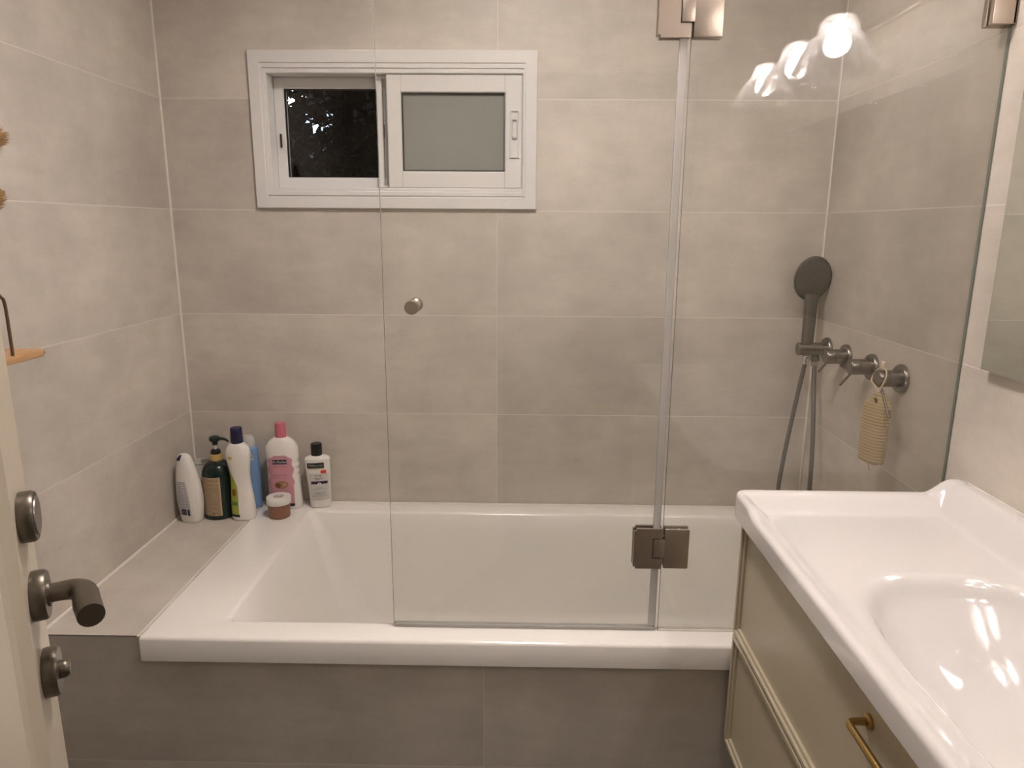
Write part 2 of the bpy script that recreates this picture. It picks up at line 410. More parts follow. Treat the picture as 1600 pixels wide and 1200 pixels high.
# right sash, nearer
s2 = frame_ring(.632, 1.0085, .6625, .9645, .0, .0, .032, .0025, (.041, .047, .046, .047)).build('sliding_sash', PVC, win)
frame_ring(.672, .9625, .7075, .9185, .0045, .004, .016, .001).build('gasket', GASKET, s2)
MB().box((.675 - WX, .011, .711 - WZ), (.960 - WX, .016, .915 - WZ)).build('frosted_pane', FROST, s2)
for x in (.673, .9605): MB().box((x - .0006 - WX, -.0003, .664 - WZ), (x + .0006 - WX, .0004, .963 - WZ)).build('frame_joint', mat('joint_grey', (.45, .44, .42), .5), s2)
h = frame_ring(.9745, 1.0005, .745, .872, .004, -.004, .001, .001).build('latch', PVC, s2)
frame_ring(.980, .9955, .800, .848, .003, -.006, -.001, .001).build('latch_cup', mat('latch_grey', (.62, .60, .57), .35), h)
MB().box((.9825 - WX, -.0055, .797 - WZ), (.9935 - WX, -.002, .808 - WZ), .001).build('latch_thumb', PVC, h)
frame_ring(.600, .640, .664, .963, .0, .020, .034, .002, (.015, .012, .006, .006)).build('meeting_stile', PVC, win)
MB().box((.618 - WX, .019, .80 - WZ), (.621 - WX, .0205, .836 - WZ)).build('stile_slot', GASKET, win)

# ------------------------------------------------------------------ glass screen
def glass_pane(x0, x1, z0, z1, parent, name='pane', t=.008, org=(0, 0, 0)):
    bm = bmesh.new(); bmesh.ops.create_cube(bm, size=1)
    for v in bm.verts: v.co = Vector(((x0 + x1) / 2 + v.co.x * (x1 - x0) - org[0], G + v.co.y * t - org[1], (z0 + z1) / 2 + v.co.z * (z1 - z0) - org[2]))
    bmesh.ops.recalc_face_normals(bm, faces=bm.faces[:])
    for f in bm.faces: f.material_index = 0 if abs(f.normal.y) > .5 else 1
    me = bpy.data.meshes.new(name); bm.to_mesh(me); bm.free()
    return link(name, me, [GLASS, EDGE], parent)
GT = 1.16
HX = 1.3115
gd = thing('glass_door', 'clear glass shower door with a round knob, left of the hinges', 'glass door', (HX, G, RIM))
o_ = (HX, G, RIM)
glass_pane(.7435, HX - .006, RIM + .008, GT, gd, org=o_)
MB().box((.746 - HX, -.006, .0015), (HX - .006 - HX, .006, .010), .002).build('bottom_seal', SEALP, gd)
MB().box((-.020, -.0052, .012), (-.005, .0052, GT - RIM), .002).build('edge_seal', SEALP, gd)
kz, kx = .404 - RIM, .803 - HX
for sgn in (-1, 1):
    k = MB().lathe([(.0, 0), (.0075, 0), (.0078, .004), (.0075, .010), (.0125, .013), (.0138, .016), (.0138, .028), (.0128, .030), (.0, .030)], axis='Y', n=28)
    for v in k.bm.verts: v.co = Vector((v.co.x + kx, sgn * (v.co.y + .004), v.co.z + kz))
    k.build('knob', NICKEL, gd, True)
fp = thing('fixed_glass_panel', 'clear fixed glass panel between the hinges and the right wall', 'glass panel', (HX, G, RIM))
glass_pane(HX + .001, W - .002, RIM + .0015, GT, fp, org=o_)
MB().box((.002, -.006, .0), (W - .003 - HX, .006, .004), .001).build('sealant_bead', SEALANT, fp)
def hinge(zc):
    """two clamped plates joined by a pin block: right plate on the fixed panel, left plate on the door"""
    z0, z1 = zc - .0445 - RIM, zc + .0445 - RIM
    for sy in (-1, 1):
        ya, yb = sorted((sy * .0045, sy * .0115))
        m = MB().box((.0025, ya, z0), (.0545, yb, z1), .003)
        m.box((-.0195, ya, zc - .019 - RIM), (.004, yb, zc + .021 - RIM), .0015)
        hp = m.build('hinge', NICKEL, fp, True, 30)
        # the C-shaped door plate around the block
        l = MB()
        X = [-.0605, -.0215, -.0015]; Z = [z0, zc - .0215 - RIM, zc + .0235 - RIM, z1]
        outline = [(X[0], Z[0]), (X[2], Z[0]), (X[2], Z[1]), (X[1], Z[1]), (X[1], Z[2]), (X[2], Z[2]), (X[2], Z[3]), (X[0], Z[3])]
        fv = [l.bm.verts.new((x, ya, z)) for x, z in outline]
        f = l.bm.faces.new(fv); r = bmesh.ops.extrude_face_region(l.bm, geom=[f])
        for v in [g for g in r['geom'] if isinstance(g, bmesh.types.BMVert)]: v.co.y = yb
        bmesh.ops.recalc_face_normals(l.bm, faces=l.bm.faces[:])
        corner = [e for e in l.bm.edges if abs(e.verts[0].co.x - X[0]) < 1e-5 and abs(e.verts[1].co.x - X[0]) < 1e-5 and abs(e.verts[0].co.z - e.verts[1].co.z) < 1e-5]
        bmesh.ops.bevel(l.bm, geom=corner, offset=.005, segments=4, affect='EDGES')
        l.build('hinge_leaf', NICKEL, hp, True, 30)
        if sy < 0: MB().lathe([(.0, -.0006), (.0028, -.0006), (.003, .0), (.0, .0)], axis='Y', origin=(-.001, ya, zc + .030 - RIM), n=14).build('screw', CHROME, hp, True)
hinge(-.0970); hinge(.9305)
cl = MB().box((1.8325 - HX, -.016, .908 - RIM), (W - .0018 - HX, -.0042, .955 - RIM), .0015).box((1.8325 - HX, .0042, .908 - RIM), (W - .0018 - HX, .016, .955 - RIM), .0015).box((W - .008 - HX, -.016, .908 - RIM), (W - .0018 - HX, .016, .955 - RIM), .001)
cl.build('wall_clamp', NICKEL, fp, True, 30)

# ------------------------------------------------------------------ vanity: ceramic top
VY0, VY1, VX0, VX1 = -.748, -1.955, 1.4345, W - .0016
def sm(a, b, x):
    t = min(max((x - a) / (b - a), 0), 1); return t * t * (3 - 2 * t)
ZB = .0055
def top_z(x, y):
    d_end = VY0 - y; d_front = x - VX0; d_near = y - VY1
    flat = .0275
    def smax(a, b, k=.004):
        h = max(k - abs(a - b), 0) / k; return max(a, b) + h * h * k * .25
    dm = min(d_end, d_near)
    up = flat + .0545 * sm(1.795, 1.852, x)
    end = flat + .0285 * (1 - sm(.014, .072, dm)) + .026 * sm(1.800, 1.850, x) * (1 - sm(.03, .10, dm))
    fr = flat + (.0265 - .0120 * sm(.075, .125, dm)) * (1 - sm(.010, .050, d_front))
    z = smax(smax(end, up), fr)
    rx, ry, cx, cy, n = .158, .302, 1.646, -1.350, 3.4
    rho = (abs((x - cx) / rx) ** n + abs((y - cy) / ry) ** n) ** (1 / n)
    if rho < 1.06:
        t = min(max((1.03 - rho) / .75, 0), 1)
        f_ = sm(1.62, 1.49, x)
        z -= .115 * (1 - (1 - t) ** (1.9 - .7 * f_)) * sm(1.06, .93 - .16 * f_, rho)
    r = .009
    for d in (d_end, d_front, d_near):
        if d < r: z -= r - math.sqrt(max(r * r - (r - d) ** 2, 0))
    return z
def steps(a, b, n, edge):
    e = [0, .0004, .0012, .0025, .0042, .0062, .009]
    core = [a + (b - a) * i / n for i in range(n + 1)]
    sg = 1 if b > a else -1
    out = [a + sg * k for k in e] + [c for c in core if abs(c - a) > .0105 and abs(c - b) > .0105] + ([b - sg * k for k in reversed(e)] if edge else [b])
    return out
xs = steps(VX0, VX1, 100, False); ys = steps(VY0, VY1, 220, True)
ct = thing('washbasin_top', 'glossy white ceramic washbasin top with raised rim and upstand', 'washbasin', (1.655, -1.356, 0))
bm = bmesh.new(); VV = []
rc = .022
for i, x in enumerate(xs):
    row = []
    for j, y in enumerate(ys):
        X, Y = x, y
        dx, de = X - VX0, VY0 - Y                       # round the front corners in plan
        if dx < rc and de < rc:
            m_ = max(rc - dx, rc - de); v = Vector((rc - dx, rc - de))
            if v.length > 1e-6: v *= m_ / v.length; X, Y = VX0 + rc - v.x, VY0 - rc + v.y
        dn = Y - VY1
        if dx < rc and dn < rc:
            m_ = max(rc - dx, rc - dn); v = Vector((rc - dx, rc - dn))
            if v.length > 1e-6: v *= m_ / v.length; X, Y = VX0 + rc - v.x, VY1 + rc - v.y
        row.append(bm.verts.new((X - 1.655, Y + 1.356, top_z(x, y))))
    VV.append(row)
for i in range(len(xs) - 1):
    for j in range(len(ys) - 1): bm.faces.new((VV[i][j], VV[i][j + 1], VV[i + 1][j + 1], VV[i + 1][j]))
loop = [VV[i][0] for i in range(len(xs))] + [VV[-1][j] for j in range(1, len(ys))] + [VV[i][-1] for i in range(len(xs) - 2, -1, -1)] + [VV[0][j] for j in range(len(ys) - 2, 0, -1)]
low = [bm.verts.new((v.co.x, v.co.y, ZB)) for v in loop]
for k in range(len(loop)):
    q = (k + 1) % len(loop); bm.faces.new((loop[k], loop[q], low[q], low[k]))
# the bowl hangs below the slab, inside the cabinet, so the underside stays open there
bmesh.ops.recalc_face_normals(bm, faces=bm.faces[:])
me = bpy.data.meshes.new('basin_shell'); bm.to_mesh(me); bm.free()
link('basin_shell', me, CERAMIC, ct, True)
MB().lathe([(.0, 0), (.030, 0), (.032, .002), (.028, .004), (.012, .0035), (.0, .003)], origin=(1.64 - 1.655, -1.35 + 1.356, top_z(1.64, -1.35) + .0005), n=28).build('drain', CHROME, ct, True)
MB().tube([(W - .0025 - 1.655, VY0 + 1.356 - .01, .0805), (W - .0025 - 1.655, VY1 + 1.356, .0805)], .002, 8).build('sealant_bead', SEALANT, ct, True)

# ------------------------------------------------------------------ vanity cabinet
CX, CY0, CY1, CZ0, CZ1 = 1.4475, -.772, -1.935, -.497, .003
cab = thing('vanity_cabinet', 'cream painted vanity cabinet with two drawers under the washbasin', 'cabinet', (1.66, -1.3535, FLR))
ofs = lambda p: (p[0] - 1.66, p[1] + 1.3535, p[2] - FLR)
def wbox(a, b, bev=0): return MB().box(ofs(a), ofs(b), bev)
body = MB()
for a, b in (((CX + .021, CY1, CZ0), (W - .003, CY1 + .016, CZ1)), ((CX + .021, CY0 - .016, CZ0), (W - .003, CY0, CZ1)), ((CX + .021, CY1 + .016, CZ0), (W - .003, CY0 - .016, CZ0 + .016)), ((CX + .30, CY1 + .016, CZ0 + .016), (CX + .312, CY0 - .016, CZ1 - .14))):
    body.box(ofs(a), ofs(b))
body.build('carcass', PAINT, cab)
def drawer(z0, z1):
    def R(i, d): return [ofs((CX + d, CY0 - i, z0 + i)), ofs((CX + d, CY1 + i, z0 + i)), ofs((CX + d, CY1 + i, z1 - i)), ofs((CX + d, CY0 - i, z1 - i))]
    k = MB().loft([R(0, .020), R(0, .0015), R(.0015, 0), R(.0085, 0), R(.0095, .001), R(.0095, .0045), R(.0160, .0045), R(.0170, .0055), R(.0170, .0095), R(.03, .0095)], True, True)
    f = k.build('drawer_front', PAINT, cab)
    yh, zh = -1.283, z1 - .0445
    hd = MB()
    path = [(CX + .009, yh, zh)] + arc((CX - .008, yh, zh), (CX - .019, yh, zh), (CX - .019, yh - .011, zh), 8) + [(CX - .019, yh - .065, zh)] + arc((CX - .019, yh - .119, zh), (CX - .019, yh - .130, zh), (CX - .008, yh - .130, zh), 8) + [(CX + .009, yh - .130, zh)]
    hd.tube([ofs(p) for p in path], .0048, 14)
    ho = hd.build('handle', BRASS, f, True)
    for yy in (yh, yh - .13):
        MB().lathe([(.0, 0), (.0095, 0), (.010, -.001), (.010, -.0035), (.008, -.005), (.0, -.005)], axis='X', origin=ofs((CX + .0093, yy, zh)), n=22).build('rosette', BRASS, f, True)
drawer(-.2435, -.004); drawer(-.497, -.2475)
for yy in (CY0 - .10, CY1 + .10):
    for xx in (CX + .09, W - .06):
        MB().lathe([(.012, FLR - FLR), (.016, .01), (.018, CZ0 - FLR)], origin=(xx - 1.66, yy + 1.3535, 0), n=16).build('leg', DARK, cab, True)
wbox((CX + .055, CY0 - .03, FLR + .02), (CX + .07, CY1 + .03, CZ0 - .001)).build('plinth', DARK, cab)

# ------------------------------------------------------------------ mirror
mi = thing('wall_mirror', 'frameless rectangular wall mirror above the washbasin', 'mirror', (W, -1.35, .306))
bm = bmesh.new(); bmesh.ops.create_cube(bm, size=1)
for v in bm.verts: v.co = Vector((1.8605 - W + v.co.x * .005 - .0, v.co.y * 1.14, (.858 - .306) / 2 + v.co.z * (.858 - .306)))
for f in bm.faces: f.material_index = 0 if f.normal.x < -.5 else 1
me = bpy.data.meshes.new('mirror_plate'); bm.to_mesh(me); bm.free(); link('mirror_plate', me, [MIRROR, MIRBACK], mi)
MB().box((1.8632 - W, -.50, .04), (-.0015, .50, .51)).build('backing', DARK, mi)

# ------------------------------------------------------------------ wall lamp above the mirror (seen as a reflection in the glass)
BULB = mat('lamp_bulb', (1, 1, 1), .4, emit=WARM, estr=BULB_E)
wlamp = thing('vanity_lamp', 'wall lamp with three ribbed glass bell shades reflected in the glass panel', 'wall lamp', (W, -1.345, 1.04))
MB().box((-.016, -.36, -.011), (-.0015, .36, .011), .004).build('rail', NICKEL, wlamp, True, 30)
prof = [(.0255, .062), (.030, .060), (.036, .050), (.041, .038), (.043, .026), (.0445, .024), (.052, .017), (.063, .004), (.073, -.013), (.081, -.031), (.088, -.050), (.092, -.062)]
for dy in (.245, 0, -.25):
    d = -.137
    cz = -.068
    arm = [(-.010, dy, .004), (-.030, dy, .020)] + arc((-.045, dy, .045), (-.06, dy, .10), (-.10, dy, .105), 8) + arc((-.108, dy, .105), (d, dy, .105), (d, dy, .062), 6) + [(d, dy, .03)]
    MB().tube(arm, .0045, 12).build('arm', NICKEL, wlamp, True)
    MB().lathe([(.0, .050), (.012, .050), (.017, .044), (.020, .03), (.024, .012), (.026, .006), (.024, -.014), (.0, -.014)], origin=(d, dy, .005), n=24).build('socket', NICKEL, wlamp, True)
    s = MB()
    ringsO = [(r, z) for r, z in crom(prof, 3)]
    NN = 96
    def shade_ring(r, z, off):
        t = min(max((.062 - z) / .124, 0), 1)
        out = []
        for i in range(NN):
            a = 2 * PI * i / NN
            c = math.cos(16 * a)
            rr = r * (1 + (.014 + .045 * t) * c + .012 * math.sin(t * 22)) + off
            zz = z + (.004 * c if t > .97 else 0)
            out.append((d + rr * math.cos(a), dy + rr * math.sin(a), zz + cz))
        return out
    s.loft([shade_ring(r, z, 0) for r, z in ringsO] + [shade_ring(r, z, -.0022) for r, z in reversed(ringsO)], False, False)
    s.build('glass_shade', SHADE, wlamp, True)
    MB().lathe([(.0, .012), (.010, .010), (.013, .002), (.016, -.010), (.024, -.026), (.028, -.040), (.026, -.054), (.018, -.064), (.008, -.069), (.0, -.070)], origin=(d, dy, cz + .045), n=24).build('bulb', BULB, wlamp, True)

# ceiling lamp in the middle of the room
clamp = thing('ceiling_lamp', 'round ceiling lamp with an added light-blocking drum above the middle of the bathroom', 'ceiling lamp', (.99, -.90, TOP))
MB().lathe([(.0, -.001), (.18, -.001), (.18, -.098), (.172, -.098), (.172, -.040), (.0, -.040)], n=40).build('lamp_baffle', PVC, clamp, True, 30)  # opaque drum sides added to hold the light off the upper walls
MB().lathe([(.0, -.0405), (.160, -.0405), (.157, -.043), (.12, -.046), (.06, -.047), (.0, -.0475)], n=40).build('diffuser', mat('ceiling_diffuser', (1, 1, 1), .5, emit=WARM, estr=CEIL_E), clamp, True)
hl = thing('hall_fill_lamp', 'unseen round fill lamp added in the hall beyond the doorway', 'ceiling lamp', (1.3, -2.9, TOP))  # unseen fill added in the hall to brighten the tub front
MB().lathe([(.0, 0), (.14, 0), (.14, -.03), (.0, -.03)], n=32).build('fill_lamp_body', PVC, hl, True, 30)
MB().lathe([(.0, -.0305), (.13, -.0305), (.12, -.042), (.06, -.05), (.0, -.052)], n=32).build('diffuser', mat('hall_fill_diffuser', (1, 1, 1), .5, emit=WARM, estr=HALL_E), hl, True)

# ------------------------------------------------------------------ shower fittings on the right wall
def rosette(parent, y, z, r=.0325, org=(0, 0, 0)):
    return MB().lathe([(.0, -.0005), (r, -.0005), (r, -.006), (r - .002, -.009), (r - .012, -.0095), (.0, -.0095)], axis='X', origin=(W - .0005 - org[0], y - org[1], z - org[2]), n=32).build('wall_plate', GUN, parent, True, 35)
VZ = .226
specs = [('shower valve lever handle nearest the back wall', -.214, (-.066, .012, -.044)), ('shower valve lever handle between two others', -.355, (-.069, .014, -.050)), ('shower valve lever handle that the sisal scrubber hangs on', -.492, (-.054, -.066, -.074))]
for lab, y, pin in specs:
    org = (W, y, VZ)
    t = thing('shower_valve', 'gunmetal ' + lab, 'shower valve', org, group='shower valves on the right wall')
    rosette(t, y, VZ, org=org)
    MB().lathe([(.0195, -.009), (.0195, -.035), (.0185, -.0355), (.0185, -.0375), (.0, -.0375)], axis='X', n=28, cap0=True).build('valve_body', GUN, t, True, 35)
    kb = MB().lathe([(.0, -.0375), (.0185, -.0375), (.0195, -.0385), (.0195, -.055), (.018, -.0575), (.0, -.058)], axis='X', n=28).build('knob', GUN, t, True, 35)
    MB().tube([(-.048, 0, -.012), (-.048 * .5 + pin[0] * .5, pin[1] * .5, -.006 + pin[2] * .5), pin], .0028, 10).build('lever', GUN, kb, True)
org = (W, -.095, VZ)
hs = thing('hand_shower', 'gunmetal round-headed hand shower in its wall holder with a long hose', 'hand shower', org)
rosette(hs, -.095, VZ, org=org)
MB().lathe([(.015, -.009), (.015, -.020), (.018, -.022), (.018, -.083), (.0165, -.085), (.0, -.085)], axis='X', n=28).build('holder', GUN, hs, True, 35)
MB().lathe([(.010, -.014), (.010, -.020), (.0125, -.022), (.0125, -.033), (.009, -.036), (.0, -.036)], axis='Z', origin=(-.034, -.0, 0), n=20).build('hose_outlet', GUN, hs, True)
# handle: tapering rounded-square bar from below the holder to the head
hb, ht = Vector((-.062, -.006, -.020)), Vector((-.052, .018, .152))
keys = []
n = 14
def sq_ring(c, ax, up, a, b, e=3.2, m=24):
    out = []
    for i in range(m):
        t = 2 * PI * i / m; ct_, st_ = math.cos(t), math.sin(t)
        out.append(c + ax * (a * math.copysign(abs(ct_) ** (2 / e), ct_)) + up * (b * math.copysign(abs(st_) ** (2 / e), st_)))
    return out
dirv = (ht - hb).normalized(); side = Vector((1, .12, 0)); side = (side - dirv * side.dot(dirv)).normalized(); fro = dirv.cross(side)
rg = []
for i in range(n + 1):
    t = i / n; c = hb.lerp(ht, t)
    rg.append(sq_ring(c, side, fro, .0085 + .0075 * sm(.05, .25, t) + .004 * sm(.75, 1, t), .008 + .004 * sm(.05, .3, t) - .002 * sm(.8, 1, t)))
MB().loft(rg).build('handle', GUNDARK, hs, True, 35)
nrm = Vector((.02, -.97, -.20)).normalized()
hc = Vector((-.052, .030, .196))
u_ = Vector((1, 0, 0)); u_ = (u_ - nrm * u_.dot(nrm)).normalized(); v_ = nrm.cross(u_)
def disc(prof, name, material, parent, sx=.86, sy=1.06):
    rg = [[hc + nrm * h + (u_ * (math.cos(2 * PI * i / 40) * sx) + v_ * (math.sin(2 * PI * i / 40) * sy)) * r for i in range(40)] for r, h in prof]
    return MB().loft(rg).build(name, material, parent, True, 40)
hd_ = disc([(.020, -.012), (.045, -.010), (.0575, -.003), (.060, .003), (.0595, .008), (.056, .0105), (.001, .0115)], 'shower_head', GUNDARK, hs)
disc([(.0535, .0100), (.0535, .0122), (.001, .0126)], 'spray_plate', mat('spray_grey', (.17, .155, .128), .42, .2), hd_)
disc([(.004, .012), (.004, .0135), (.001, .0138)], 'spray_button', GUN, hd_)
# hose: down from the handle, a loop inside the tub, and back up to the outlet
hk = [(-.062, -.008, -.020), (-.064, -.006, -.05), (-.075, .002, -.16), (-.088, .018, -.33), (-.098, .010, -.46), (-.10, -.05, -.60), (-.092, -.10, -.655), (-.075, -.13, -.60), (-.058, -.11, -.42), (-.048, -.075, -.25), (-.040, -.03, -.12), (-.034, 0, -.036)]
hp_ = crom(hk, 22)
rad = [.0058 + (.0005 if i % 2 else 0) for i in range(len(hp_))]
MB().tube(hp_, rad, 12).build('hose', mat('hose_grey', (.20, .185, .165), .35, .6), hs, True, 60)
MB().lathe([(.0085, 0), (.0095, -.002), (.0095, -.016), (.0075, -.024), (.0, -.024)], origin=(-.062, -.007, -.018), n=20).build('hose_nut', CHROME, hs, True)
MB().lathe([(.0085, 0), (.0095, -.002), (.0095, -.010), (.0075, -.016), (.0, -.016)], origin=(-.034, 0, -.034), n=20).build('hose_nut', CHROME, hs, True)

# ------------------------------------------------------------------ sisal scrubber on the last valve
SIS = mat('sisal_beige', (.52, .40, .235), .9, bump=.6, bscale=700)
org = (W - .050, -.502, .199)
lf = thing('bath_scrubber', 'beige woven sisal bath scrubber hanging by a cord from the last valve', 'scrubber', org)
rg = []
nz = 92
for k in range(nz + 1):
    t = k / nz
    z = -.005 - .162 * t
    w = .0325 * (1 - .62 * (1 - sm(-.02, .20, t))) * (1 - .05 * sm(.7, 1, t)) * (1 - .42 * sm(.965, 1, t))
    th = .017 * (1 - .45 * (1 - sm(0, .2, t))) * (1 - .55 * sm(.95, 1, t))
    rib = .0013 * (1 if k % 4 in (1, 2) else 0)
    c = Vector((-.004 * t - .006 * math.sin(t * 2.2), -.012 * t, z))
    ax = Vector((.34, -.94, 0)).normalized()
    rg.append(sq_ring(c, ax.cross(Vector((0, 0, 1))), ax, th + rib, w + rib, 2.6, 28))
# widths run roughly along the wall; turn the flat side to the room
MB().loft(rg).build('woven_body', SIS, lf, True, 60)
MB().lathe([(.0, 0), (.006, .001), (.0085, .002), (.0085, .0035), (.0, .003)], axis='X', origin=(-.0150, -.006, -.022), n=14).build('cord_hole_shade', mat('sisal_shadow', (.10, .07, .04), .9), lf, True)  # dark disc painted as the shade inside the cord hole
loop_ = [(-.006, -.004, -.004), (-.009, .000, .004), (-.012, .006, .012), (-.011, .024, .018), (-.004, .033, .030), (.002, .028, .044), (.005, .011, .0505), (.004, -.007, .046), (.000, -.014, .030), (-.004, -.009, .012), (-.006, -.004, -.004)]
MB().tube(crom(loop_, 6), .0017, 8).build('cord', mat('cotton_cord', (.70, .58, .40), .9), lf, True)
MB().lathe([(.0, .016), (.004, .013), (.005, .006), (.004, 0), (.0, 0)], origin=(.005, .010, .051), n=12).build('knot', MATS['cotton_cord'], lf, True)
MB().tube([(-.012, -.012, -.166), (-.012, -.010, -.174), (-.010, -.014, -.184)], .0009, 6).build('loose_thread', SIS, lf, True)

# ------------------------------------------------------------------ bottles on the ledge
class Body:
    """bottle shell through keyed cross-sections (z, rx, ry, cx, n)"""
    def __init__(s, keys, dens=6): s.k = crom(keys, dens)
    def at(s, z):
        k = s.k
        if z <= k[0][0]: return k[0]
        for a, b in zip(k, k[1:]):
            if a[0] <= z <= b[0]:
                t = (z - a[0]) / max(b[0] - a[0], 1e-9); return tuple(p + (q - p) * t for p, q in zip(a, b))
        return k[-1]
    def p(s, th, z, off=0.0, sec=None):
        _, rx, ry, cx, n = sec or s.at(z)
        c, d = math.cos(th), math.sin(th)
        x = rx * math.copysign(abs(c) ** (2 / n), c); y = ry * math.copysign(abs(d) ** (2 / n), d)
        if off:
            nx, ny = c / max(rx, .004), d / max(ry, .004); l = math.hypot(nx, ny) or 1
            x += off * nx / l; y += off * ny / l
        return (cx + x, y, z)
    def shell(s, m=40):
        rg = []
        for sec in s.k: rg.append([s.p(2 * PI * i / m, sec[0], 0, sec) for i in range(m)])
        return MB().loft(rg)
    def theta_of(s, x, z, side=-1):
        """angle on the front (-y) face whose x equals the given x"""
        _, rx, ry, cx, n = s.at(z)
        c = max(-1, min(1, (x - cx) / max(rx, 1e-6))); c = math.copysign(abs(c) ** (n / 2), c)
        return -math.acos(c) if side < 0 else math.acos(c)
    def front(s, x, z, off): return s.p(s.theta_of(x, z), z, off)
    def patch(s, name, x0, x1, z0, z1, material, parent, off=.0005, nu=14, nv=14, edge=None, skew=0):
        bm = bmesh.new(); uvl = bm.loops.layers.uv.new('UVMap'); g = []
        for j in range(nv + 1):
            v = j / nv; z = z0 + (z1 - z0) * v
            a, b = (x0, x1) if not edge else edge(v, x0, x1)
            g.append([(bm.verts.new(s.front(a + (b - a) * i / nu, z, off)), i / nu, v) for i in range(nu + 1)])
        for j in range(nv):
            for i in range(nu):
                q = (g[j][i], g[j][i + 1], g[j + 1][i + 1], g[j + 1][i])
                f = bm.faces.new([w[0] for w in q])
                for lp, w in zip(f.loops, q): lp[uvl].uv = (w[1], w[2])
        me = bpy.data.meshes.new(name); bm.to_mesh(me); bm.free()
        return link(name, me, material, parent, True)
    def text(s, txt, size, xc, z, material, parent, off=.0009, name='lettering', stretch=1.0, shear=0.0):
        cu = bpy.data.curves.new('lettering', 'FONT'); cu.body = txt; cu.size = size; cu.align_x = 'CENTER'; cu.align_y = 'CENTER'; cu.resolution_u = 2; cu.shear = shear
        tmp = bpy.data.objects.new('lettering', cu); COL.objects.link(tmp)
        me0 = tmp.to_mesh().copy() if False else bpy.data.meshes.new_from_object(tmp.evaluated_get(bpy.context.evaluated_depsgraph_get()))
        bpy.data.objects.remove(tmp); bpy.data.curves.remove(cu)
        for v in me0.vertices: v.co = Vector(s.front(xc + v.co.x * stretch, z + v.co.y, off))
        return link(name, me0, material, parent)
WPL = mat('white_plastic', (.78, .755, .71), .3, sss=.0)
WPL2 = mat('white_bottle_plastic', (.82, .79, .74), .25)
NAVY = mat('navy_plastic', (.012, .012, .05), .35)
BLACK = mat('black_plastic', (.008, .008, .009), .35)
INK = mat('grey_ink', (.18, .17, .17), .5)
BINK = mat('black_ink', (.02, .02, .02), .5)
WINK = mat('white_ink', (.82, .8, .78), .5)
LZ = RIM - .0018

# 1 white body-wash bottle with a blue flip top, turned so that its small print faces left
t = thing('shampoo_bottle', 'white oval bottle with dark blue flip top, nearest the left wall', 'bottle', (.0515, -.150, LZ), math.radians(-6), 'toiletries on the bath ledge')
B = Body([(0, .024, .016, 0, 2.4), (.004, .0295, .020, 0, 2.4), (.03, .0340, .0235, 0, 2.4), (.07, .0372, .0250, -.001, 2.4), (.11, .0355, .0235, -.0025, 2.4), (.15, .0300, .0205, -.005, 2.4), (.178, .0235, .0180, -.0075, 2.3), (.195, .0190, .0150, -.009, 2.2), (.2035, .0120, .0100, -.0095, 2.1), (.2055, .002, .002, -.0095, 2)])
b_ = B.shell().build('bottle_body', WPL, t, True)
B.patch('flip_top', -.0265, -.006, .1885, .2040, NAVY, t, .0008, 10, 10, lambda v, a, b: (a + .012 * v, b - .006 + .004 * v))
B.patch('label', -.032, .014, .026, .128, print_mat('label_print_a', (.72, .70, .66), (.33, .33, .36), 19, 8, .7, .58), t, .0004, edge=lambda v, a, b: (a + .004 * v, b - .012 * v * v))
B.patch('barcode', -.018, .000, .026, .046, print_mat('barcode_print', (.45, .44, .48), (.03, .03, .07), 5, 30, .95, .6), t, .0008)
B.patch('print_block', .002, .008, .024, .044, BINK, t, .0008)

# 2 dark green pump bottle
t = thing('pump_bottle', 'dark green pump bottle with a gold collar and tan printed label', 'bottle', (.1165, -.106, LZ), math.radians(15), 'toiletries on the bath ledge')
GREEN = mat('dark_green_plastic', (.006, .020, .017), .22)
B = Body([(0, .036, .036, 0, 2), (.003, .0415, .0415, 0, 2), (.012, .0445, .0445, 0, 2), (.06, .0448, .0448, 0, 2), (.12, .0445, .0445, 0, 2), (.142, .0425, .0425, 0, 2), (.158, .036, .036, 0, 2), (.168, .026, .026, 0, 2), (.172, .0185, .0185, 0, 2), (.176, .017, .017, 0, 2)])
B.shell(48).build('bottle_body', GREEN, t, True)
B.patch('label', -.0440, .0115, .014, .132, print_mat('label_print_b', (.50, .38, .23), (.24, .17, .11), 30, 7, .6, .6), t, .0004, 18, 8)
B.text('\u25cf', .008, -.012, .020, mat('rust_ink', (.30, .08, .03), .5), t, .0009)
MB().lathe([(.0, .174), (.0178, .174), (.0182, .176), (.0182, .191), (.0172, .193), (.0, .193)], n=28).build('collar', mat('gold_collar', (.66, .45, .18), .3, .35), t, True, 40)
MB().lathe([(.0, .193), (.0138, .193), (.0138, .201), (.011, .206), (.006, .207), (.0, .207)], n=24).build('pump_base', BLACK, t, True, 40)
MB().lathe([(.0, .207), (.0045, .207), (.0045, .222), (.0, .222)], n=14).build('pump_stem', WPL, t, True, 40)
MB().lathe([(.0, .219), (.0075, .220), (.008, .228), (.014, .232), (.0155, .237), (.0150, .243), (.010, .246), (.0, .2465)], n=24).build('pump_head', mat('dark_pump', (.014, .028, .022), .3), t, True, 40)
MB().tube([(.008, -.002, .238), (.022, -.006, .2385), (.032, -.009, .236), (.039, -.011, .230)], [.0055, .0045, .0040, .0032], 12).build('spout', MATS['dark_pump'], t, True)

